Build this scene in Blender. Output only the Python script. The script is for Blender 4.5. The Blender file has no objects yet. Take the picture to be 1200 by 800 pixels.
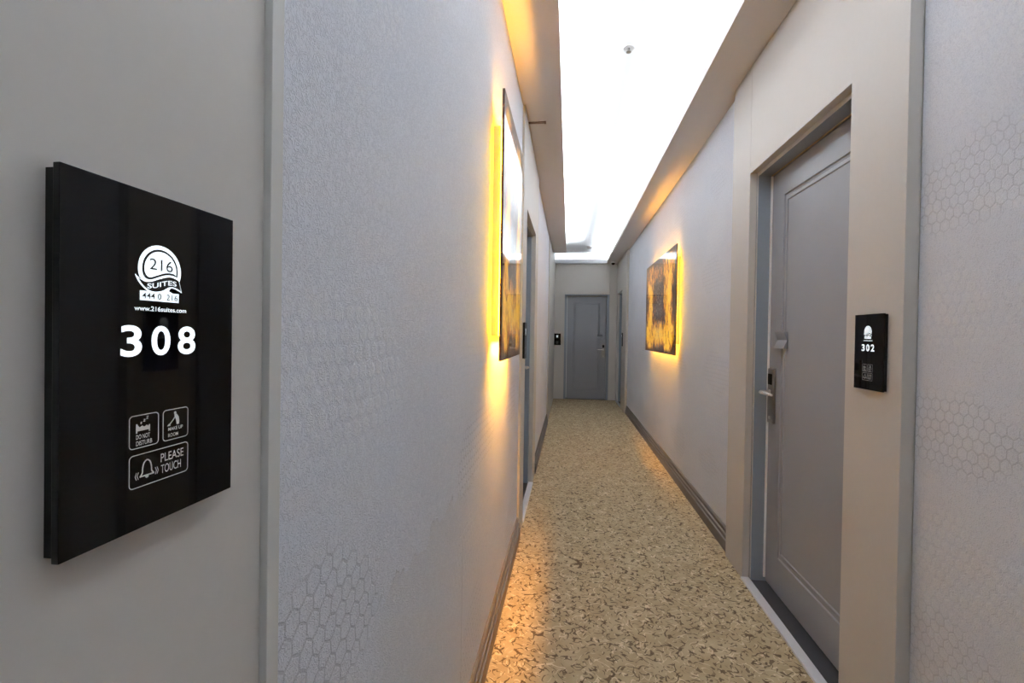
import bpy, bmesh, math, random
from mathutils import Vector, Matrix
random.seed(7)
C = bpy.context.scene.collection
PI = math.pi

# ------------------------------------------------------------------ camera
CAMZ = 1.33
yaw, pitch, roll, f = 0.1223, 0.01019, -0.01537, 542.1
cy, sy = math.cos(yaw), math.sin(yaw)
fw = Vector((-sy*math.cos(pitch), cy*math.cos(pitch), -math.sin(pitch)))
rt0 = Vector((cy, sy, 0)); dn0 = fw.cross(rt0)
rt = rt0*math.cos(roll) + dn0*math.sin(roll)
dn = dn0*math.cos(roll) - rt0*math.sin(roll)
cam = bpy.data.cameras.new('camera'); cam_ob = bpy.data.objects.new('camera', cam); C.objects.link(cam_ob)
R3 = Matrix((rt, -dn, -fw)).transposed()
cam_ob.matrix_world = Matrix.Translation((0, 0, CAMZ)) @ R3.to_4x4()
cam.sensor_width = 36.0; cam.lens = f/1200*36.0; cam.shift_y = -2.6/1200
cam.clip_start = 0.02
bpy.context.scene.camera = cam_ob

# ------------------------------------------------------------------ world, exposure
sc = bpy.context.scene
w = bpy.data.worlds.new('world'); sc.world = w; w.use_nodes = True
w.node_tree.nodes['Background'].inputs[0].default_value = (0.8, 0.85, 0.95, 1)
w.node_tree.nodes['Background'].inputs[1].default_value = 0.2
sc.view_settings.view_transform = 'Standard'; sc.view_settings.look = 'None'
sc.view_settings.exposure = 0.0; sc.view_settings.gamma = 1.0
sc.view_settings.use_curve_mapping = False
COVE_POWER = 305.0
COVE_COLOR = (0.84, 0.925, 1.0)
AMBER_POWER = 36.0

# ------------------------------------------------------------------ dimensions
XL, XLP, XLN = -0.320, -0.305, -0.318      # wallpaper left, door panels left, panel with the near sign
XR, XRP = 1.010, 0.971                     # wallpaper right, door panel right
YB, YE = -2.4, 9.74                        # behind the camera, far wall
ZS, ZC = 2.82, 3.02                        # soffit underside, tray ceiling
TL, TR = -0.071, 0.745                     # tray opening

# ------------------------------------------------------------------ material helpers
def new_mat(name):
    m = bpy.data.materials.new(name); m.use_nodes = True
    nt = m.node_tree
    return m, nt, nt.nodes['Principled BSDF']

class NG:
    def __init__(s, nt): s.nt = nt
    def n(s, t, **k):
        o = s.nt.nodes.new(t)
        for a, b in k.items(): setattr(o, a, b)
        return o
    def set(s, sock, v):
        if isinstance(v, bpy.types.NodeSocket): s.nt.links.new(v, sock)
        else: sock.default_value = v
    def m(s, op, a, b=0.0, c=None, clamp=False):
        o = s.n('ShaderNodeMath', operation=op, use_clamp=clamp)
        s.set(o.inputs[0], a); s.set(o.inputs[1], b)
        if c is not None: s.set(o.inputs[2], c)
        return o.outputs[0]
    def ss(s, v, lo, hi, a=0.0, b=1.0):
        o = s.n('ShaderNodeMapRange', interpolation_type='SMOOTHSTEP')
        s.set(o.inputs[0], v); s.set(o.inputs[1], lo); s.set(o.inputs[2], hi); s.set(o.inputs[3], a); s.set(o.inputs[4], b)
        return o.outputs[0]
    def mix(s, f, a, b):
        o = s.n('ShaderNodeMix', data_type='RGBA')
        s.set(o.inputs[0], f)
        s.set(o.inputs[6], a if isinstance(a, bpy.types.NodeSocket) else (*a, 1))
        s.set(o.inputs[7], b if isinstance(b, bpy.types.NodeSocket) else (*b, 1))
        return o.outputs[2]
    def obj(s): return s.n('ShaderNodeTexCoord').outputs['Object']
    def xyz(s, v):
        o = s.n('ShaderNodeSeparateXYZ'); s.set(o.inputs[0], v); return o.outputs
    def comb(s, x, y, z):
        o = s.n('ShaderNodeCombineXYZ'); s.set(o.inputs[0], x); s.set(o.inputs[1], y); s.set(o.inputs[2], z); return o.outputs[0]
    def noise(s, v, scale, detail=2.0, rough=0.5, dist=0.0):
        o = s.n('ShaderNodeTexNoise'); s.set(o.inputs['Vector'], v)
        o.inputs['Scale'].default_value = scale; o.inputs['Detail'].default_value = detail
        o.inputs['Roughness'].default_value = rough; o.inputs['Distortion'].default_value = dist
        return o.outputs
    def bump(s, h, strength, dist, norm=None):
        o = s.n('ShaderNodeBump'); s.set(o.inputs['Height'], h)
        o.inputs['Strength'].default_value = strength; o.inputs['Distance'].default_value = dist
        if norm is not None: s.set(o.inputs['Normal'], norm)
        return o.outputs[0]

def plain(name, col, rough=0.5, metal=0.0, spec=0.5, grain=0.0, gscale=60.0, emit=None, estr=0.0, bumpd=0.0):
    m, nt, p = new_mat(name); g = NG(nt)
    v = g.obj()
    p.inputs['Roughness'].default_value = rough; p.inputs['Metallic'].default_value = metal
    p.inputs['Specular IOR Level'].default_value = spec
    fac = g.noise(v, gscale, 3.0)[0]
    lo = tuple(c*(1-grain) for c in col); hi = tuple(min(1, c*(1+grain)) for c in col)
    g.set(p.inputs['Base Color'], g.mix(fac, lo, hi))
    if bumpd: g.set(p.inputs['Normal'], g.bump(fac, 0.3, bumpd))
    if emit:
        p.inputs['Emission Color'].default_value = (*emit, 1); p.inputs['Emission Strength'].default_value = estr
    return m

def hexdist(g, u, v, s):
    """distance from the cell centre on a honeycomb of pitch s: 0 centre .. 0.5 edge"""
    u = g.m('DIVIDE', u, s); v = g.m('DIVIDE', v, s)
    def cell(du, dv):
        a = g.m('SUBTRACT', g.m('FLOORED_MODULO', g.m('ADD', u, du), 1.0), 0.5)
        b = g.m('SUBTRACT', g.m('FLOORED_MODULO', g.m('ADD', v, dv), 1.7320508), 0.8660254)
        a = g.m('ABSOLUTE', a); b = g.m('ABSOLUTE', b)
        return g.m('MAXIMUM', a, g.m('ADD', g.m('MULTIPLY', a, 0.5), g.m('MULTIPLY', b, 0.8660254)))
    return g.m('MINIMUM', cell(0, 0), cell(0.5, 0.8660254))

def wallpaper(name, patch=False, zc=1.085, yc=1.25, k=0.28):
    m, nt, p = new_mat(name); g = NG(nt)
    o = g.obj(); x, y, z = g.xyz(o)
    flat = g.comb(0.0, y, z)
    wob = g.noise(flat, 14.0, 2.0)[1]
    wx, wy, wz = g.xyz(wob)
    yy = g.m('ADD', y, g.m('MULTIPLY', g.m('SUBTRACT', wy, 0.5), 0.016))
    zz = g.m('ADD', z, g.m('MULTIPLY', g.m('SUBTRACT', wz, 0.5), 0.016))
    hd = hexdist(g, yy, g.m('MULTIPLY', zz, 0.90), 0.030)
    line = g.ss(hd, 0.405, 0.475)
    blob = g.noise(flat, 2.3, 2.0)[0]
    band = g.m('COSINE', g.m('MULTIPLY', g.m('SUBTRACT', z, zc), 2*PI/0.66))
    by = g.m('MULTIPLY', g.m('COSINE', g.m('MULTIPLY', g.m('SUBTRACT', y, yc), 2*PI/1.06)), 0.55)
    bl = g.m('MULTIPLY', g.m('SUBTRACT', blob, 0.5), 3.0)
    dmask = g.ss(g.m('ADD', g.m('ADD', band, by), bl), 0.75, 1.15)
    if patch: dmask = g.m('MULTIPLY', dmask, g.ss(z, 1.15, 1.30, 1.0, 0.2))
    lmask = g.ss(g.m('SUBTRACT', g.m('ADD', bl, by), band), 0.8, 1.4)
    cell = g.ss(hd, 0.30, 0.42, 1.0, 0.0)
    micro = g.noise(flat, 330.0, 2.0, 0.6, 1.2)[0]
    wn = g.noise(flat, 95.0, 1.5, 0.5, 1.8)[0]
    worm = g.ss(g.m('ABSOLUTE', g.m('SUBTRACT', wn, 0.5)), 0.0, 0.075, 1.0, 0.0)
    big = g.noise(flat, 1.3, 3.0)[0]
    c = g.mix(g.ss(big, 0.3, 0.7), (0.76, 0.785, 0.855), (0.80, 0.82, 0.88))
    c = g.mix(g.m('MULTIPLY', worm, 0.36), c, (0.50, 0.52, 0.59))
    c = g.mix(g.m('MULTIPLY', g.m('MULTIPLY', line, dmask), k), c, (0.34, 0.35, 0.40))
    c = g.mix(g.m('MULTIPLY', g.m('MULTIPLY', cell, lmask), 0.2), c, (0.88, 0.89, 0.9))
    if patch:
        # torn-looking tone change low on the left wall and the paper joint beside it
        n1 = g.noise(flat, 16.0, 4.0)[0]
        yj = g.m('ADD', y, g.m('MULTIPLY', g.m('SUBTRACT', n1, 0.5), 0.28))
        zl = g.m('ADD', 0.85, g.m('MULTIPLY', g.m('SUBTRACT', n1, 0.5), 0.16))
        d = g.m('SUBTRACT', zl, z)
        inside = g.m('MULTIPLY', g.ss(d, 0.0, 0.004), g.ss(y, 0.72, 0.8))
        inside = g.m('MULTIPLY', inside, g.ss(y, 1.5, 2.6, 1.0, 0.0))
        c = g.mix(g.m('MULTIPLY', inside, 0.3), c, (0.66, 0.65, 0.64))
        edge = g.m('MULTIPLY', g.m('MULTIPLY', g.ss(g.m('ABSOLUTE', d), 0.001, 0.003, 1.0, 0.0), g.ss(z, 0.95, 0.9)), g.m('MULTIPLY', g.ss(y, 0.72, 0.8), g.ss(y, 1.3, 1.45, 1.0, 0.0)))
        c = g.mix(g.m('MULTIPLY', g.m('MULTIPLY', edge, g.ss(n1, 0.45, 0.6)), 0.4), c, (0.25, 0.25, 0.25))
        seam = g.m('MULTIPLY', g.ss(g.m('ABSOLUTE', g.m('SUBTRACT', y, 1.415)), 0.0008, 0.0020, 1.0, 0.0), g.ss(z, 0.74, 0.62))
        c = g.mix(g.m('MULTIPLY', seam, 0.6), c, (0.2, 0.2, 0.2))
    g.set(p.inputs['Base Color'], c)
    p.inputs['Roughness'].default_value = 0.62
    p.inputs['Specular IOR Level'].default_value = 0.35
    h = g.m('ADD', g.m('MULTIPLY', micro, 0.6), g.m('MULTIPLY', worm, 0.9))
    h = g.m('SUBTRACT', h, g.m('MULTIPLY', g.m('MULTIPLY', line, dmask), 1.0))
    h = g.m('ADD', h, g.m('MULTIPLY', g.m('MULTIPLY', cell, lmask), 0.8))
    g.set(p.inputs['Normal'], g.bump(h, 0.55, 0.0012))
    return m

def carpet():
    m, nt, p = new_mat('patterned_carpet'); g = NG(nt)
    o = g.obj(); x, y, z = g.xyz(o)
    flat = g.comb(x, y, 0.0)
    tone = g.noise(flat, 9.0, 3.0)[0]
    c = g.mix(g.ss(tone, 0.35, 0.65), (0.43, 0.335, 0.205), (0.52, 0.415, 0.265))
    pile = g.noise(flat, 420.0, 2.0)[0]
    c = g.mix(g.m('MULTIPLY', g.ss(pile, 0.35, 0.65), 0.30), c, (0.32, 0.24, 0.14))
    def strokes(seed, sc_, wd, m0, m1, dist=0.5):
        v = g.comb(g.m('ADD', x, seed), g.m('ADD', y, seed*1.7), seed)
        a = g.noise(v, sc_, 0.0, 0.4, dist)[0]
        v2 = g.comb(g.m('ADD', x, seed*3.1+4), g.m('ADD', y, seed), seed)
        b = g.noise(v2, sc_*1.5, 0.0)[0]
        taper = g.ss(b, m0, m1)
        lim = g.m('MULTIPLY', g.m('ADD', taper, 0.02), wd)
        return g.m('MULTIPLY', g.ss(g.m('DIVIDE', g.m('ABSOLUTE', g.m('SUBTRACT', a, 0.5)), lim), 0.6, 1.0, 1.0, 0.0), g.ss(taper, 0.02, 0.15))
    c = g.mix(g.m('MULTIPLY', strokes(3.0, 19.0, 0.026, 0.45, 0.60), 0.75), c, (0.78, 0.66, 0.46))
    c = g.mix(g.m('MULTIPLY', strokes(31.0, 23.0, 0.026, 0.48, 0.62), 0.65), c, (0.78, 0.66, 0.46))
    c = g.mix(g.m('MULTIPLY', strokes(11.0, 20.0, 0.042, 0.475, 0.63), 0.9), c, (0.075, 0.045, 0.02))
    c = g.mix(g.m('MULTIPLY', strokes(23.0, 26.0, 0.056, 0.50, 0.65), 0.85), c, (0.09, 0.055, 0.025))
    c = g.mix(g.m('MULTIPLY', strokes(47.0, 24.0, 0.044, 0.50, 0.67), 0.85), c, (0.09, 0.055, 0.025))
    g.set(p.inputs['Base Color'], c)
    p.inputs['Roughness'].default_value = 0.95; p.inputs['Specular IOR Level'].default_value = 0.1
    g.set(p.inputs['Normal'], g.bump(pile, 0.8, 0.004))
    return m

def art(name, seed, sx, tall):
    """dark print with gold flame shapes; object coords: x across, z up, 0 at the centre"""
    m, nt, p = new_mat(name); g = NG(nt)
    o = g.obj(); x, y, z = g.xyz(o)
    u = g.m('DIVIDE', x, sx/2); v = g.m('DIVIDE', z, tall/2)
    v1 = g.comb(g.m('ADD', g.m('MULTIPLY', x, 2.2), seed), 0.0, g.m('MULTIPLY', z, 1.15))
    n1 = g.noise(v1, 4.0, 5.0, 0.6, 1.1)[0]
    n2 = g.noise(v1, 11.0, 4.0, 0.6, 1.6)[0]
    n3 = g.noise(v1, 26.0, 3.0, 0.6, 0.8)[0]
    c = g.mix(g.ss(n2, 0.3, 0.7), (0.012, 0.005, 0.003), (0.09, 0.032, 0.010))
    # gold is thickest in columns near both sides and in a low band
    side = g.ss(g.m('ABSOLUTE', g.m('SUBTRACT', g.m('ABSOLUTE', u), 0.60)), 0.0, 0.42, 1.0, 0.0)
    low = g.ss(g.m('ABSOLUTE', g.m('ADD', v, 0.62)), 0.05, 0.42, 1.0, 0.0)
    top = g.ss(g.m('ABSOLUTE', g.m('SUBTRACT', v, 0.70)), 0.05, 0.35, 0.6, 0.0)
    dens = g.m('MAXIMUM', g.m('MAXIMUM', side, low), top)
    rim = g.m('MULTIPLY', g.ss(g.m('ABSOLUTE', u), 0.86, 0.97, 1.0, 0.0), g.ss(g.m('ABSOLUTE', v), 0.88, 0.97, 1.0, 0.0))
    k = g.m('MULTIPLY', g.m('ADD', g.m('MULTIPLY', dens, 0.23), g.m('ADD', g.m('MULTIPLY', n1, 0.6), g.m('MULTIPLY', n2, 0.4))), 1.0)
    gold = g.m('MULTIPLY', g.ss(k, 0.58, 0.66), rim)
    hot = g.m('MULTIPLY', g.ss(k, 0.66, 0.73), rim)
    c = g.mix(gold, c, (0.62, 0.20, 0.008))
    c = g.mix(g.m('MULTIPLY', hot, 0.95), c, (1.0, 0.56, 0.03))
    # pale grey smoke strokes in the middle
    mid = g.m('MULTIPLY', g.ss(g.m('ABSOLUTE', u), 0.1, 0.45, 1.0, 0.0), g.ss(n3, 0.53, 0.60))
    c = g.mix(g.m('MULTIPLY', g.m('MULTIPLY', mid, 0.55), rim), c, (0.42, 0.40, 0.36))
    g.set(p.inputs['Base Color'], g.mix(0.6, c, (0.01, 0.008, 0.006)))
    p.inputs['Roughness'].default_value = 0.25; p.inputs['Specular IOR Level'].default_value = 0.1
    p.inputs['Coat Weight'].default_value = 1.0; p.inputs['Coat Roughness'].default_value = 0.02
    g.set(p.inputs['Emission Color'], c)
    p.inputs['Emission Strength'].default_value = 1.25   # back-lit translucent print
    return m

def woodgrain(name, a, b):
    m, nt, p = new_mat(name); g = NG(nt)
    x, y, z = g.xyz(g.obj())
    n = g.noise(g.comb(g.m('MULTIPLY', x, 8.0), y, g.m('MULTIPLY', z, 12.0)), 9.0, 4.0)[0]
    g.set(p.inputs['Base Color'], g.mix(n, a, b)); p.inputs['Roughness'].default_value = 0.42
    return m

def brushed(name, col, rough=0.3):
    m, nt, p = new_mat(name); g = NG(nt)
    x, y, z = g.xyz(g.obj())
    n = g.noise(g.comb(g.m('MULTIPLY', x, 20.0), g.m('MULTIPLY', y, 20.0), z), 40.0, 2.0)[0]
    g.set(p.inputs['Base Color'], g.mix(n, tuple(k*.85 for k in col), col))
    p.inputs['Metallic'].default_value = 1.0
    g.set(p.inputs['Roughness'], g.m('ADD', rough-0.05, g.m('MULTIPLY', n, 0.1)))
    return m

M = dict(
    paperL=wallpaper('embossed_wallpaper_joint', True, 0.93, 0.56, 0.38), paperR=wallpaper('embossed_wallpaper'),
    carpet=carpet(),
    panel=plain('beige_lacquer_panel', (0.585, 0.55, 0.51), 0.45, grain=0.02),
    post=plain('pale_grey_trim', (0.62, 0.61, 0.585), 0.5, grain=0.02),
    soffit=plain('soffit_paint', (0.74, 0.69, 0.66), 0.8, spec=0.2, grain=0.02),
    white=plain('white_ceiling_paint', (0.86, 0.87, 0.88), 0.85, spec=0.2, grain=0.01),
    leaf=plain('grey_door_lacquer', (0.275, 0.285, 0.312), 0.36, grain=0.03, gscale=8),
    frame=plain('blue_grey_door_frame', (0.25, 0.285, 0.325), 0.4, grain=0.03),
    base=woodgrain('grey_brown_skirting', (0.105, 0.092, 0.088), (0.125, 0.110, 0.105)),
    sill=plain('dark_sill', (0.035, 0.034, 0.038), 0.4, grain=0.05),
    thr=plain('pale_threshold_metal', (0.78, 0.79, 0.84), 0.35, metal=0.1, grain=0.03),
    seal=plain('white_seal', (0.93, 0.93, 0.93), 0.5),
    brass=plain('brass_bead', (0.55, 0.40, 0.20), 0.35, metal=0.7),
    dark=plain('gap_shadow', (0.05, 0.045, 0.045), 0.8),
    steel=brushed('brushed_steel', (0.40, 0.38, 0.36), 0.32),
    chrome=brushed('polished_steel', (0.92, 0.91, 0.89), 0.28),
    glass=plain('black_glass', (0.002, 0.002, 0.0025), 0.03, spec=0.16),
    blackp=plain('black_plastic', (0.003, 0.003, 0.003), 0.45, spec=0.2),
    ink=plain('black_mask_print', (0.002, 0.002, 0.003), 0.4),
    lit=plain('lit_white_print', (0.8, 0.85, 0.9), 0.5, emit=(0.86, 0.95, 1.0), estr=0.95),
    grey=plain('grey_print', (0.40, 0.40, 0.385), 0.5, emit=(0.5, 0.5, 0.47), estr=0.16),
    cove=plain('cove_led', (0.9, 0.9, 0.9), 0.5, emit=COVE_COLOR, estr=COVE_POWER),
    amber=plain('amber_led', (0.9, 0.6, 0.2), 0.5, emit=(1.0, 0.54, 0.02), estr=AMBER_POWER),
    edge=plain('dark_bronze_edge', (0.10, 0.07, 0.05), 0.3, metal=0.4),
    bracket=plain('brown_bracket', (0.16, 0.08, 0.035), 0.5),
    plastic=plain('white_plastic', (0.8, 0.8, 0.8), 0.4),
)

# ------------------------------------------------------------------ mesh helpers
class MB:
    def __init__(s): s.bm = bmesh.new()
    def box(s, a, b, mi=0, bev=0.0):
        lo = [min(a[i], b[i]) for i in range(3)]; hi = [max(a[i], b[i]) for i in range(3)]
        vs = [s.bm.verts.new((x, y, z)) for x in (lo[0], hi[0]) for y in (lo[1], hi[1]) for z in (lo[2], hi[2])]
        F = [(0,1,3,2),(4,6,7,5),(0,4,5,1),(2,3,7,6),(0,2,6,4),(1,5,7,3)]
        fs = [s.bm.faces.new([vs[i] for i in q]) for q in F]
        for q in fs: q.material_index = mi
        if bev:
            es = list({e for q in fs for e in q.edges})
            r = bmesh.ops.bevel(s.bm, geom=es, offset=bev, segments=2, affect='EDGES', profile=0.5)
            for q in r['faces']: q.material_index = mi
        return s
    def prism(s, pts, mapf, d0, d1, mi=0):
        """polygon pts (2d) swept from depth d0 to d1; mapf(p, d) -> 3d"""
        a = [s.bm.verts.new(mapf(p, d0)) for p in pts]; b = [s.bm.verts.new(mapf(p, d1)) for p in pts]
        n = len(pts)
        fs = [s.bm.faces.new(a), s.bm.faces.new(b[::-1])]
        for i in range(n): fs.append(s.bm.faces.new((a[i], b[i], b[(i+1) % n], a[(i+1) % n])))
        for q in fs: q.material_index = mi
        return s
    def flat(s, pts, y, mi=0):
        """polygon in the x-z plane at depth y, facing -y; coordinates in mm"""
        q = s.bm.faces.new([s.bm.verts.new((u*.001, y, v*.001)) for u, v in pts]); q.material_index = mi
        return s
    def stroke(s, pts, wd, y, mi=0, closed=False):
        """ribbon along a polyline in the x-z plane (mm)"""
        n = len(pts); L = []; Rr = []
        for i in range(n):
            p = Vector(pts[i])
            if closed: a, b = Vector(pts[i-1]), Vector(pts[(i+1) % n])
            else: a, b = Vector(pts[max(0, i-1)]), Vector(pts[min(n-1, i+1)])
            t = (b-a).normalized(); nn = Vector((-t.y, t.x))*wd/2
            L.append(p+nn); Rr.append(p-nn)
        vl = [s.bm.verts.new((p.x*.001, y, p.y*.001)) for p in L]; vr = [s.bm.verts.new((p.x*.001, y, p.y*.001)) for p in Rr]
        for i in range(n if closed else n-1):
            j = (i+1) % n
            q = s.bm.faces.new((vl[i], vr[i], vr[j], vl[j])); q.material_index = mi
        return s
    def lathe(s, prof, seg=32, axis='z', mi=0, c=(0,0,0)):
        rings = []
        for r, h in prof:
            ring = []
            for k in range(seg):
                t = 2*PI*k/seg; a, b = r*math.cos(t), r*math.sin(t)
                co = (a, b, h) if axis == 'z' else ((a, h, b) if axis == 'y' else (h, a, b))
                ring.append(s.bm.verts.new((co[0]+c[0], co[1]+c[1], co[2]+c[2])))
            rings.append(ring)
        for i in range(len(rings)-1):
            for k in range(seg):
                q = s.bm.faces.new((rings[i][k], rings[i][(k+1) % seg], rings[i+1][(k+1) % seg], rings[i+1][k])); q.material_index = mi; q.smooth = True
        for rg in (rings[0], rings[-1]):
            q = s.bm.faces.new(rg); q.material_index = mi
        return s
    def tube(s, pts, rad, seg=14, mi=0, sq=1.0):
        rings = []
        for i, p in enumerate(pts):
            p = Vector(p); a = Vector(pts[max(0, i-1)]); b = Vector(pts[min(len(pts)-1, i+1)])
            t = (b-a).normalized(); up = Vector((0, 0, 1))
            if abs(t.z) > 0.95: up = Vector((0, 1, 0))
            e1 = t.cross(up).normalized(); e2 = e1.cross(t).normalized()
            r = rad[i] if isinstance(rad, (list, tuple)) else rad
            rings.append([s.bm.verts.new(p + e1*r*math.cos(2*PI*k/seg) + e2*r*sq*math.sin(2*PI*k/seg)) for k in range(seg)])
        for i in range(len(rings)-1):
            for k in range(seg):
                q = s.bm.faces.new((rings[i][k], rings[i][(k+1) % seg], rings[i+1][(k+1) % seg], rings[i+1][k])); q.smooth = True; q.material_index = mi
        for rg in (rings[0], rings[-1]): s.bm.faces.new(rg).material_index = mi
        return s
    def text(s, txt, box, y, mi=0, bold=0.0, shear=0.0, warp=None):
        """lettering fitted to box=(u0,v0,u1,v1) mm in the x-z plane"""
        cu = bpy.data.curves.new('t', 'FONT'); cu.body = txt; cu.size = 1.0; cu.offset = bold; cu.fill_mode = 'FRONT'; cu.shear = shear
        cu.resolution_u = 6
        ob = bpy.data.objects.new('t', cu); C.objects.link(ob)
        bpy.context.view_layer.update()
        me = bpy.data.meshes.new_from_object(ob.evaluated_get(bpy.context.evaluated_depsgraph_get()))
        xs = [v.co.x for v in me.vertices]; ys = [v.co.y for v in me.vertices]
        x0, x1, y0, y1 = min(xs), max(xs), min(ys), max(ys)
        vs = []
        for v in me.vertices:
            uu = (v.co.x-x0)/(x1-x0); vv = (v.co.y-y0)/(y1-y0)
            if warp: a, b = warp(uu, vv)
            else: a = box[0]+uu*(box[2]-box[0]); b = box[1]+vv*(box[3]-box[1])
            vs.append(s.bm.verts.new((a*.001, y, b*.001)))
        for q in me.polygons:
            try: s.bm.faces.new([vs[i] for i in q.vertices]).material_index = mi
            except ValueError: pass
        bpy.data.objects.remove(ob); bpy.data.meshes.remove(me); bpy.data.curves.remove(cu)
        return s
    def build(s, name, mats, parent=None, fix=True, loc=None, rotz=None):
        if fix: bmesh.ops.recalc_face_normals(s.bm, faces=s.bm.faces[:])
        me = bpy.data.meshes.new(name); s.bm.to_mesh(me); s.bm.free()
        for mm in (mats if isinstance(mats, (list, tuple)) else [mats]): me.materials.append(mm)
        o = bpy.data.objects.new(name, me); C.objects.link(o)
        if parent: o.parent = parent
        if loc: o.location = loc
        if rotz is not None: o.rotation_euler = (0, 0, rotz)
        return o

def struct(o): o['kind'] = 'structure'; return o
def thing(name, label, cat, loc=(0,0,0), rotz=0.0, group=None):
    o = bpy.data.objects.new(name, None); C.objects.link(o); o.empty_display_size = 0.05
    o.location = loc; o.rotation_euler = (0, 0, rotz); o['label'] = label; o['category'] = cat
    if group: o['group'] = group
    return o
def dup(root, loc, rotz, label):
    r = root.copy(); C.objects.link(r); r.location = loc; r.rotation_euler = (0, 0, rotz); r['label'] = label
    for ch in list(root.children):
        c = ch.copy(); C.objects.link(c); c.parent = r
        for gch in list(ch.children):
            d = gch.copy(); C.objects.link(d); d.parent = c
    return r

# ------------------------------------------------------------------ room shell
Y1a, Y1b = 1.765, 2.680       # opening of the near right door
Y2a, Y2b = 3.255, 4.120       # opening of the left door
Y3a, Y3b = 8.800, 9.600       # opening of the far right door
P1a, P1b = 1.485, 2.955       # right near door panel
P2a, P2b = 3.000, 4.420
P3a, P3b = 8.150, YE
H1, H2, H3, HE = 2.230, 2.215, 2.195, 2.190
EXa, EXb = -0.098, 0.822      # opening in the far wall
DEEP = 0.20

struct(MB().box((-0.75, YB, -0.06), (1.45, YE+0.3, 0.0)).build('floor', M['carpet']))

b = MB()
b.box((XL-DEEP, 0.469, 0), (XL, P2a, ZS+0.25))
b.box((XL-DEEP, P2b, 0), (XL, 7.02, ZS+0.25))
struct(b.build('wall_left', M['paperL']))
b = MB()
b.box((XR, YB, 0), (XR+DEEP, P1a, ZS+0.25))
b.box((XR, P1b, 0), (XR+DEEP, P3a, ZS+0.25))
struct(b.build('wall_right', M['paperR']))
# far wall around its door
b = MB()
b.box((XL-DEEP, YE, 0), (EXa, YE+0.06, ZS+0.25)); b.box((EXb, YE, 0), (XR+DEEP, YE+0.06, ZS+0.25))
b.box((EXa+0.003, YE, HE), (EXb-0.003, YE+0.06, ZS+0.25))
b.box((XL-DEEP, YE+0.17, 0), (XR+DEEP, YE+0.3, ZS+0.25))
b.box((XL-DEEP, YE+0.02, 0), (EXa-0.07, YE+0.2, ZS+0.25)); b.box((EXb+0.07, YE+0.02, 0), (XR+DEEP, YE+0.2, ZS+0.25))
struct(b.build('wall_far', M['panel']))
struct(MB().box((XL-DEEP, YB-0.1, 0), (XR+DEEP, YB, ZS+0.3)).build('wall_near', M['panel']))

# beige panelling: near left panel (carries the 308 sign), door surrounds
b = MB()
b.box((XLN-0.19, YB, 0), (XLN, 0.4475, ZS+0.25))
struct(b.build('trim_1', M['panel']))
b = MB()
b.box((XLN-0.05, 0.4485, 0), (-0.310, 0.4685, ZS), 0, 0.0008)
struct(b.build('trim_2', M['post']))

def surround(name, side, Xp, Ya, Yb, Oa, Ob, H, deep):
    """panel around a wall door; side +1 = right wall, -1 = left wall"""
    b = MB(); t = Xp+side*0.036
    b.box((Xp, Ya, 0), (t, Oa, ZS), 0, 0.0012)
    b.box((Xp, Oa-0.001, H), (t, Ob-0.001, ZS), 0, 0.0)
    b.box((Xp, Ob+0.0015, 0), (t, Yb, ZS), 0, 0.0012)
    # backing behind the boards (behind the frame)
    b.box((t, Ya+0.003, 0), (Xp+side*deep, Oa-0.06, ZS)); b.box((t, Ob+0.06, 0), (Xp+side*deep, Yb-0.003, ZS))
    b.box((t, Oa-0.06, H+0.06), (Xp+side*deep, Ob+0.06, ZS))
    b.box((Xp+side*0.17, Oa-0.08, 0), (Xp+side*deep, Ob+0.08, ZS))
    b.box((Xp+side*0.003, Yb, 0), (Xp+side*0.05, Yb+0.004, ZS), 1)  # thin dark strip painted in for the shadow line between panel and wallpaper
    return struct(b.build(name, [M['panel'], M['dark']]))
surround('trim_3', 1, XRP, P1a, P1b, Y1a, Y1b, H1, 0.24)
surround('trim_4', -1, XLP, P2a, P2b, Y2a, Y2b, H2, 0.215)
surround('trim_5', 1, XRP, P3a, YE-0.004, Y3a, Y3b, H3, 0.24)
b = MB(); b.box((XL-DEEP, 7.02, 0), (XLP, YE, ZS), 0, 0.001); struct(b.build('trim_6', M['panel']))

# ceiling: white tray, soffit shelves with an upstand, strip lights on the shelves
ce = struct(MB().box((-0.75, YB, ZC), (1.45, YE+0.3, ZC+0.06)).build('ceiling', M['white']))
b = MB()
b.box((XL-0.001, YB, ZS+0.02), (XL-0.02, YE, ZC)); b.box((XR+0.001, YB, ZS+0.02), (XR+0.02, YE, ZC))
b.box((XL, YE-0.001, ZS+0.09), (XR, YE-0.02, ZC)); b.box((XL, YB, ZS+0.02), (XR, YB+0.02, ZC))
b.build('tray_lining', M['white'], ce)
YSL = 8.41
b = MB()
b.box((XL-0.1, YB, ZS), (TL, YSL, ZS+0.02)); b.box((TL-0.02, YB, ZS+0.02), (TL, YSL, ZS+0.055))
b.box((XL-0.1, YSL-0.02, ZS+0.02), (TL-0.02, YSL, ZS+0.055))
b.box((TR, YB, ZS), (XR+0.1, YE, ZS+0.02)); b.box((TR, YB, ZS+0.02), (TR+0.02, YE, ZS+0.055))
b.build('soffit', M['soffit'], ce)
b = MB(); b.box((XL-0.1, YE-0.10, ZS), (TR, YE, ZS+0.02)); b.box((XL-0.1, YE-0.10, ZS+0.02), (TR, YE-0.085, ZS+0.085))
b.build('end_lip', M['white'], ce)
b = MB()
b.box((-0.181, YB+0.1, ZS+0.021), (-0.166, YSL-0.08, ZS+0.029)).build('cove_light_strip', M['cove'], ce)
b = MB()
b.box((0.841, YB+0.1, ZS+0.021), (0.856, YE-0.2, ZS+0.029)).build('cove_light_strip', M['cove'], ce)
b = MB()
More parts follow.
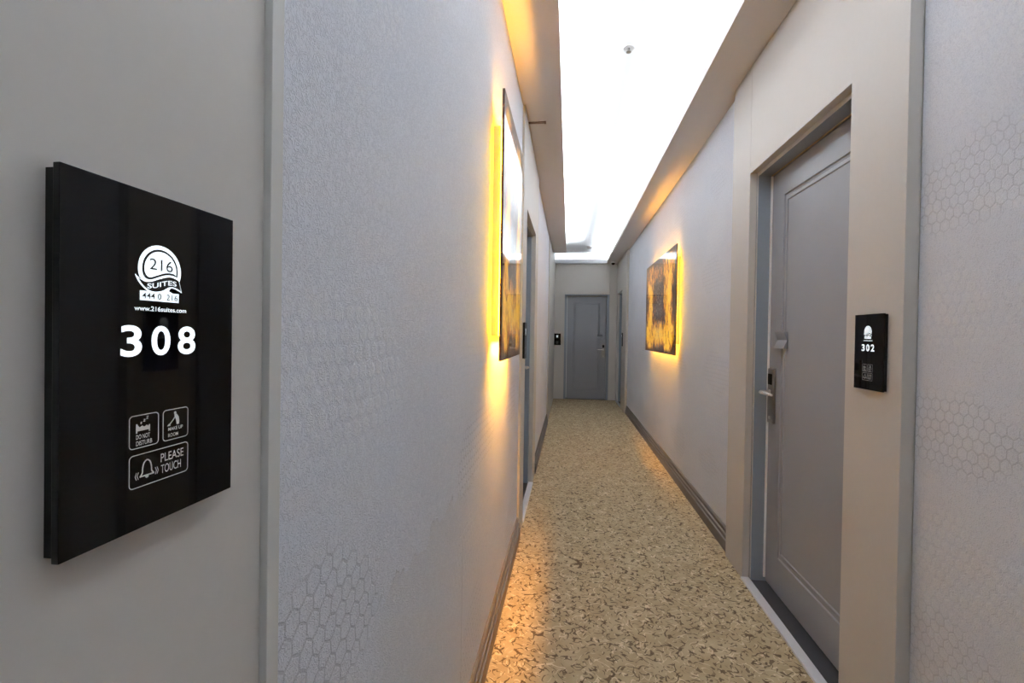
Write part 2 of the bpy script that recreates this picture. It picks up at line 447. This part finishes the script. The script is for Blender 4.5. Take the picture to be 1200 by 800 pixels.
b.box((XL+0.05, YE-0.06, ZS+0.021), (TR-0.05, YE-0.045, ZS+0.029)).build('cove_light_strip', M['cove'], ce)

# skirting, moulded profile: (out from wall, height)
prof = [(0,0),(0.024,0),(0.024,0.060),(0.022,0.066),(0.014,0.070),(0.014,0.077),(0.019,0.080),(0.019,0.094),(0.017,0.098),(0.009,0.102),(0.009,0.110),(0.013,0.113),(0.013,0.124),(0.010,0.130),(0.003,0.136),(0,0.136)]
def skirting(name, X, side, segs):
    b = MB()
    for a, c in segs: b.prism(prof, lambda p, d: (X-side*p[0], d, p[1]), a, c)
    return struct(b.build(name, M['base']))
skirting('baseboard_left', XL, -1, [(0.4695, P2a-0.001), (P2b+0.005, 7.019)])
skirting('baseboard_right', XR, 1, [(YB, P1a-0.001), (P1b+0.005, P3a-0.001)])

# ------------------------------------------------------------------ doors (local frame: x across, -y to the corridor, z up)
def nested(b, rects, mi=0):
    """stepped rectangular rings: rects = [(x0,z0,x1,z1,y),...] outer to inner"""
    rings = [[b.bm.verts.new((x, r[4], z)) for x, z in ((r[0], r[1]), (r[2], r[1]), (r[2], r[3]), (r[0], r[3]))] for r in rects]
    for i in range(len(rings)-1):
        for k in range(4):
            b.bm.faces.new((rings[i][k], rings[i][(k+1) % 4], rings[i+1][(k+1) % 4], rings[i+1][k])).material_index = mi
    b.bm.faces.new(rings[-1]).material_index = mi
    b.bm.faces.new(rings[0][::-1]).material_index = mi

def door(name, loc, rotz, wd, H, lock_right, fw_=0.012, leaf_y=0.113, thr=True, mid=None, face_y=0.040):
    d = bpy.data.objects.new(name, None); C.objects.link(d); d.location = loc; d.rotation_euler = (0, 0, rotz); struct(d)
    # frame: front face set back from the panel, then the rebate
    b = MB(); ft = H-0.018 if fw_ < 0.03 else H-0.03
    dp = leaf_y+0.035
    b.box((-0.058, face_y, 0), (fw_, dp, H+0.055), 0, 0.001); b.box((wd-fw_, face_y, 0), (wd+0.058, dp, H+0.055), 0, 0.001)
    b.box((fw_-0.002, face_y, ft), (wd-fw_+0.002, dp, H+0.055), 0, 0.001)
    b.build('door_frame', M['frame'], d)
    if fw_ < 0.03:
        b = MB(); b.box((0.0, face_y-0.003, ft+0.0), (wd, face_y-0.0002, H+0.02)); b.box((0.0, face_y-0.003, 0.015), (fw_, face_y-0.0002, ft)); b.box((wd-fw_, face_y-0.003, 0.015), (wd, face_y-0.0002, ft))
        b.build('frame_face', M['post'], d)
    b = MB(); b.box((fw_, leaf_y-0.007, ft-0.006), (wd-fw_, leaf_y-0.001, ft-0.0005)); b.build('top_bead', M['brass'], d)
    b = MB(); b.box((fw_, leaf_y-0.010, 0.03), (fw_+0.007, leaf_y-0.0005, ft-0.006)); b.build('door_seal', M['seal'], d)
    x0, x1, z0, z1 = fw_+0.004, wd-fw_-0.004, 0.012, ft-0.008
    b = MB(); a = 0.135
    Lx0, Lx1, Lz0, Lz1 = x0+a, x1-a, z0+0.185, z1-0.135
    R = [(x0, z0, x1, z1, leaf_y+0.03), (x0, z0, x1, z1, leaf_y+0.002), (x0+.002, z0+.002, x1-.002, z1-.002, leaf_y),
         (Lx0, Lz0, Lx1, Lz1, leaf_y)]
    for off, dy in ((0.004, 0.006), (0.016, 0.0075), (0.020, 0.002), (0.034, 0.0005), (0.038, 0.005), (0.042, 0.005)):
        R.append((Lx0+off, Lz0+off, Lx1-off, Lz1-off, leaf_y+dy))
    nested(b, R)
    leaf = b.build('door_leaf', M['leaf'], d)
    # lock: long plate, card reader, lever
    s = 1 if lock_right else -1
    lx = (x1-0.052) if lock_right else (x0+0.052)
    lz = 0.88
    b = MB(); b.box((lx-0.033, leaf_y-0.016, lz), (lx+0.033, leaf_y-0.0005, lz+0.29), 0, 0.004)
    lk = b.build('lock_plate', M['steel'], d)
    b = MB(); b.box((lx-0.022, leaf_y-0.020, lz+0.205), (lx+0.022, leaf_y-0.0155, lz+0.262), 0, 0.0015)
    b.build('card_reader', M['blackp'], lk)
    b = MB(); b.lathe([(0.013, leaf_y-0.0155), (0.013, leaf_y-0.022), (0.016, leaf_y-0.024), (0.016, leaf_y-0.019)], 20, 'y', 0, (lx, 0, lz+0.165)); 
    hz = lz+0.165
    b.tube([(lx, leaf_y-0.016, hz), (lx, leaf_y-0.05, hz), (lx-s*0.004, leaf_y-0.060, hz), (lx-s*0.014, leaf_y-0.066, hz), (lx-s*0.05, leaf_y-0.068, hz+0.001), (lx-s*0.10, leaf_y-0.066, hz), (lx-s*0.128, leaf_y-0.060, hz-0.002)],
           [0.011, 0.011, 0.012, 0.012, 0.011, 0.010, 0.007], 16, 0, 0.9)
    b.build('lever_handle', M['chrome'], lk)
    b = MB(); b.lathe([(0.009, leaf_y-0.0155), (0.009, leaf_y-0.019), (0.006, leaf_y-0.0195)], 20, 'y', 0, (lx, 0, lz+0.03)); b.build('key_cylinder', M['chrome'], lk)
    # notched catch above the lock: upper slope faces down, lower slope faces up
    cx = (x1-0.135) if lock_right else (x0+0.135)
    b = MB()
    tp = [(-0.001, 0.085), (0.018, 0.085), (0.004, 0.050), (0.001, 0.043), (0.018, 0.0), (-0.001, 0.0)]
    b.prism(tp, lambda p, q: (q, leaf_y-p[0], lz+0.40+p[1]), cx-0.045, cx+0.065)
    b.build('catch_plate', M['leaf'], d)
    if thr:
        b = MB(); b.box((-0.004, -0.008, 0.0), (wd+0.004, 0.036, 0.014), 0, 0.003); b.build('threshold', M['thr'], d)
    b = MB(); b.box((fw_+.001, 0.0405 if thr else face_y, 0.0), (wd-fw_-.001, leaf_y+0.034, 0.006)); b.build('door_sill', M['sill'], d)
    return d
door('door_1', (XRP, Y1b, 0), -PI/2, Y1b-Y1a, H1, False)
door('door_2', (XLP, Y2a, 0), PI/2, Y2b-Y2a, H2, True)
door('door_3', (EXa, YE, 0), 0.0, EXb-EXa, HE, True, fw_=0.05, leaf_y=0.10, thr=False, face_y=0.02)
door('door_4', (XRP, Y3b, 0), -PI/2, Y3b-Y3a, H3, True)

# ------------------------------------------------------------------ room number signs (mm, origin at lower left of the glass, faces -y, wall at y=0)
SW, SH, SD = 144.0, 243.0, 0.014
yg = -SD; e1, e2, e3 = yg-0.0002, yg-0.0004, yg-0.0006
def rrect(u0, v0, u1, v1, r, n=5):
    out = []
    for cx, cz, a0 in ((u1-r, v1-r, 0), (u0+r, v1-r, 90), (u0+r, v0+r, 180), (u1-r, v0+r, 270)):
        for k in range(n+1):
            a = math.radians(a0+90*k/n); out.append((cx+r*math.cos(a), cz+r*math.sin(a)))
    return out
def smooth(pts, n=6):
    out = []
    for i in range(len(pts)-1):
        p0 = pts[max(0, i-1)]; p1 = pts[i]; p2 = pts[i+1]; p3 = pts[min(len(pts)-1, i+2)]
        for k in range(n):
            t = k/n
            out.append(tuple(0.5*((2*p1[j])+(-p0[j]+p2[j])*t+(2*p0[j]-5*p1[j]+4*p2[j]-p3[j])*t*t+(-p0[j]+3*p1[j]-3*p2[j]+p3[j])*t**3) for j in (0, 1)))
    out.append(pts[-1]); return out

def arcpts(cx, cz, r, a0, a1, n=40):
    return [(cx+r*math.cos(math.radians(a0+(a1-a0)*k/n)), cz+r*math.sin(math.radians(a0+(a1-a0)*k/n))) for k in range(n+1)]

def sign_common():
    meshes = {}
    b = MB(); b.box((0.003, -SD+0.0055, 0.002), ((SW-3)*.001, -0.0002, (SH-2)*.001)); meshes['back_box'] = (b, M['blackp'])
    b = MB(); b.box((0, -SD, 0), (SW*.001, -SD+0.005, SH*.001), 0, 0.0005); meshes['glass_panel'] = (b, M['glass'])
    # logo
    b = MB()
    cx, cz = 69.0, 187.3
    up = smooth([(51.7, 181.0), (56, 177.6), (61, 176.8), (68, 179.6), (76, 182.4), (84.6, 181.0)])
    wave_top = up
    b.flat(arcpts(cx, cz, 18.3, -20, 199) + wave_top, e1, 0)                       # white horseshoe
    low = smooth([(54.3, 183.0), (56.6, 180.2), (60.5, 179.6), (66, 181.6), (73, 184.2), (79, 184.7), (83.8, 183.7)])
    b.flat(arcpts(cx, cz+0.1, 15.2, -17, 196) + low, e2, 1)                          # dark outline
    low2 = smooth([(55.9, 184.2), (57.6, 181.8), (60.6, 181.2), (65.5, 183.0), (72.5, 185.6), (78.5, 186.2), (82.5, 185.4)])
    b.flat(arcpts(cx, cz+0.1, 13.6, -11, 193) + low2, e3, 0)
    # ribbon, white then dark inside
    top = smooth([(48.4, 182.4), (51.2, 180.2), (56.0, 178.5), (61, 178.9), (68, 181.5), (76, 183.8), (82.2, 183.2), (85.4, 181.6)])
    right = smooth([(85.4, 181.6), (86.6, 177.2), (87.9, 172.4)])
    bot = smooth([(87.9, 172.0), (82, 174.4), (77.2, 174.6), (71, 171.4), (64, 169.8), (58, 171.2), (53, 174.8), (50.2, 178.2), (48.2, 182.0)])
    b.flat(top+right[1:]+bot[:-1], e2, 0)
    ti = smooth([(50.6, 179.9), (55.8, 177.7), (61, 178.1), (68, 180.7), (76, 183.0), (81.8, 182.4), (84.9, 180.9)])
    ri = smooth([(84.9, 180.9), (86.3, 176.6), (87.0, 173.4)])
    bi = smooth([(87.0, 173.4), (81.5, 175.6), (76.5, 175.6), (70.5, 172.4), (64, 171.0), (58.4, 172.2), (53.8, 175.6), (50.6, 179.9)])
    b.flat(ti+ri[1:]+bi[:-1], e3, 1)
    def wv(u): return 173.0 + 4.2*(0.5-0.5*math.cos(min(1, u*1.15)*PI)) - 0.6*max(0, u-0.8)*5
    b.text('SUITES', None, e3-0.0002, 0, 0.012, 0.0, lambda u, v: (57.6+25*u, wv(u)-0.1+3.7*v))
    b.text('216', (59.4, 187.0, 79.2, 195.2), e3-0.0002, 1, 0.0)
    # telephone box
    b.flat([(52.1, 164.1), (85.2, 164.1), (85.2, 171.0), (52.1, 171.0)], e2, 0)
    b.flat([(60, 170.8), (60, 171.8), (66, 170.9), (73, 172.6), (78, 175), (76.0, 172.5), (79.5, 171.0)], e2-0.0001, 0)
    b.text('444 0  216', (53.6, 165.4, 83.8, 169.8), e3-0.0002, 1, 0.004)
    meshes['logo'] = (b, [M['lit'], M['ink']])
    b = MB(); b.text('www.216suites.com', (48.1, 156.6, 92.6, 160.1), e1, 0, 0.015); meshes['website_lettering'] = (b, M['lit'])
    # touch buttons
    W = 0.62
    b = MB(); b.stroke(rrect(45.1, 58.4, 68.2, 81.7, 2.6), W, e1, 0, True)
    b.text('DO NOT', (50.2, 64.6, 61.2, 67.9), e1, 0, 0.01); b.text('DISTURB', (50.2, 60.0, 63.0, 63.3), e1, 0, 0.01)
    b.flat([(50.1, 69.0), (51.2, 69.0), (51.2, 70.4), (60.2, 70.4), (60.2, 69.0), (61.2, 69.0), (61.2, 73.9), (60.2, 73.9), (60.0, 72.8), (58.6, 74.0), (56.6, 72.9), (54.8, 74.0), (53.0, 73.0), (51.6, 74.4), (51.2, 75.6), (50.1, 75.6)], e1, 0)
    for (a, c, t) in ((53.6, 75.4, 1.1), (55.9, 76.8, 1.4), (58.2, 78.4, 1.7)):
        b.stroke([(a, c+t), (a+t, c+t)], 0.4, e1); b.stroke([(a+t, c+t), (a, c)], 0.4, e1); b.stroke([(a, c), (a+t, c)], 0.4, e1)
    meshes['do_not_disturb_button'] = (b, M['grey'])
    b = MB(); b.stroke(rrect(72.2, 58.4, 95.1, 81.6, 2.6), W, e1, 0, True)
    b.text('MAKE UP', (76.8, 65.4, 90.2, 68.0), e1, 0, 0.01); b.text('ROOM', (76.8, 60.6, 85.8, 63.4), e1, 0, 0.01)
    b.flat(arcpts(83.0, 78.5, 1.15, 0, 350, 14), e1); 
    b.flat([(82.0, 77.2), (84.6, 77.6), (86.4, 75.0), (86.9, 72.0), (86.6, 69.4), (84.4, 69.4), (84.0, 72.0), (83.2, 74.6)], e1)
    b.stroke([(83.6, 76.6), (81.2, 73.4), (77.6, 70.0)], 0.8, e1); b.flat([(75.8, 69.2), (78.8, 69.2), (78.6, 70.6), (77.2, 70.9)], e1)
    meshes['make_up_room_button'] = (b, M['grey'])
    b = MB(); b.stroke(rrect(45.2, 30.2, 95.2, 53.5, 2.8), W, e1, 0, True)
    b.text('PLEASE', (70.4, 43.2, 91.0, 49.6), e1, 0, 0.0); b.text('TOUCH', (70.6, 34.6, 88.6, 41.0), e1, 0, 0.0)
    bell = smooth([(53.4, 37.2), (55.2, 39.4), (55.5, 43.0), (56.6, 46.6), (59.0, 48.3), (61.4, 46.6), (62.5, 43.0), (62.9, 39.4), (64.7, 37.2)], 4)
    b.stroke(bell, 1.0, e1, 0); b.stroke([(53.2, 37.2), (64.9, 37.2)], 1.0, e1)
    b.flat(arcpts(59.0, 36.6, 1.5, 180, 360, 8), e1)
    for s_, c_ in ((-1, 51.6), (1, 66.4)):
        for q in (0, 1.5): b.stroke([(c_-s_*0.6+s_*q, 40.8), (c_+s_*0.4+s_*q, 38.2), (c_-s_*0.6+s_*q, 35.6)], 0.55, e1)
    meshes['bell_button'] = (b, M['grey'])
    return meshes

def number_mesh(digits):
    b = MB()
    boxes = ((38.2, 123.8, 54.3, 146.0), (61.8, 123.9, 78.1, 146.0), (84.9, 123.7, 102.0, 146.0))
    for ch, bx in zip(digits, boxes): b.text(ch, bx, e1, 0, 0.02)
    return b
SIGNG = 'black glass room number signs along the corridor'
def num_ob(d, root):
    o = number_mesh(d).build('room_number', M['lit'], root, fix=False); return o
def fixnorm(b):
    for fce in b.bm.faces:
        fce.normal_update()
        if fce.normal.y > 0: fce.normal_flip()
s308 = thing('room_number_sign', 'large black glass sign reading 308 on the near left beige panel', 'sign', (XLN, 0.2434*0.304/0.305, CAMZ-0.1435), PI/2, SIGNG)
for nm, (b, mt) in sign_common().items():
    flatp = nm not in ('back_box', 'glass_panel')
    if flatp: fixnorm(b)
    b.build(nm, mt, s308, fix=not flatp)
def add_number(root, digits):
    b = number_mesh(digits); fixnorm(b); b.build('room_number', M['lit'], root, fix=False)
s302 = dup(s308, (XRP, 1.690, CAMZ-0.160), -PI/2, 'black glass sign reading 302 beside the near right door')
sL = dup(s308, (XLP, 3.055, CAMZ-0.160), PI/2, 'narrow-looking black sign beside the left door, just past the tall glowing picture')
sE = dup(s308, (-0.312, YE, CAMZ-0.205), 0.0, 'tiny black sign with lit emblem on the far wall, left of the end door')
sR = dup(s308, (XRP, 8.70, CAMZ-0.180), -PI/2, 'thin dark sign beside the doorway at the far right end of the corridor')
add_number(s308, '308'); add_number(s302, '302')

# ------------------------------------------------------------------ back-lit pictures (origin at the centre on the wall, faces -y)
def picture(loc, rotz, wd, ht, artm, label, down, up):
    t = thing('wall_picture', label, 'picture', loc, rotz, 'backlit pictures on the corridor walls')
    b = MB(); b.box((-wd/2, -0.058, -ht/2), (wd/2, -0.048, ht/2), 0, 0.001)
    p = b.build('picture_panel', [artm], t)
    i = 0.10
    b = MB()
    b.box((-wd/2+i, -0.048, -ht/2+i), (wd/2-i, -0.0005, ht/2-i))
    fr = b.build('back_frame', M['plastic'], t)
    a, c = wd/2-i, ht/2-i; y0, y1 = -0.042, -0.030; q = 0.003
    for bx in (((-a-q, y0, -c), (-a-0.0003, y1, c)), ((a+0.0003, y0, -c), (a+q, y1, c)), ((-a, y0, c+0.0003), (a, y1, c+q)), ((-a, y0, -c-q), (a, y1, -c-0.0003))):
        b = MB(); b.box(*bx); b.build('amber_light_strip', M['amber'], fr)
    for sg, pw in ((-1, down), (1, up)):
        ld = bpy.data.lights.new('amber_led_line', 'AREA'); ld.shape = 'RECTANGLE'; ld.size = wd-2*i; ld.size_y = 0.010
        ld.energy = pw*wd; ld.color = (1.0, 0.44, 0.05); ld.spread = math.radians(120)
        lo = bpy.data.objects.new('amber_led_line', ld); C.objects.link(lo); lo.parent = fr
        lo.location = (0, -0.036, sg*(c+0.0045)); lo.rotation_euler = (0 if sg < 0 else PI, 0, 0)
    return t
picture((XL, (1.79+2.477)/2, (2.288+1.225)/2), PI/2, 2.477-1.79, 2.288-1.225, art('gold_flame_print_tall', 3.3, 0.687, 1.063), 'tall glossy picture with amber back light on the left wallpaper wall', 19.0, 5.0)
picture((XR, (4.33+5.95)/2, (2.175+1.163)/2), -PI/2, 5.95-4.33, 2.175-1.163, art('gold_flame_print_wide', 8.6, 1.62, 1.012), 'gold and dark flame picture with amber back light on the right wallpaper wall', 3.5, 2.5)

# ------------------------------------------------------------------ ceiling fittings
t = thing('fire_sprinkler', 'small round recessed sprinkler in the bright ceiling', 'sprinkler', (0.32, 2.79, ZC))
b = MB(); b.lathe([(0.040, -0.0002), (0.040, -0.002), (0.034, -0.005), (0.024, -0.004), (0.022, 0.0)], 32); b.build('escutcheon', M['plastic'], t)
b = MB(); b.lathe([(0.006, -0.001), (0.008, -0.010), (0.005, -0.016), (0.005, -0.022), (0.015, -0.023), (0.015, -0.025)], 24); b.build('sprinkler_head', M['steel'], t)
t = thing('smoke_detector', 'round white smoke detector on the far end of the bright ceiling', 'smoke detector', (0.36, 8.92, ZC))
b = MB(); b.lathe([(0.055, -0.0002), (0.055, -0.012), (0.050, -0.018)], 32); b.build('detector_base', M['plastic'], t)
b = MB(); b.lathe([(0.044, -0.018), (0.042, -0.034), (0.030, -0.044), (0.012, -0.047)], 32); b.build('detector_cap', M['plastic'], t)
t = thing('security_camera', 'small dome camera under the soffit in the far right corner', 'camera', (0.855, 9.45, ZS))
b = MB(); b.lathe([(0.045, -0.0002), (0.045, -0.020), (0.040, -0.028)], 28); b.build('camera_base', M['plastic'], t)
b = MB(); b.lathe([(0.036, -0.028), (0.035, -0.045), (0.026, -0.060), (0.010, -0.067)], 28); b.build('camera_dome', M['blackp'], t)
t = thing('ceiling_bracket', 'thin brown bar across the left soffit above the tall picture', 'bracket', (XL, 3.25, ZS))
b = MB(); b.box((0.002, -0.012, -0.008), (0.135, 0.012, -0.0002), 0, 0.002); b.build('bar', M['bracket'], t)
b = MB(); b.box((0.125, -0.014, -0.010), (0.137, 0.014, -0.0002), 0, 0.001); b.build('end_cap', M['bracket'], t)
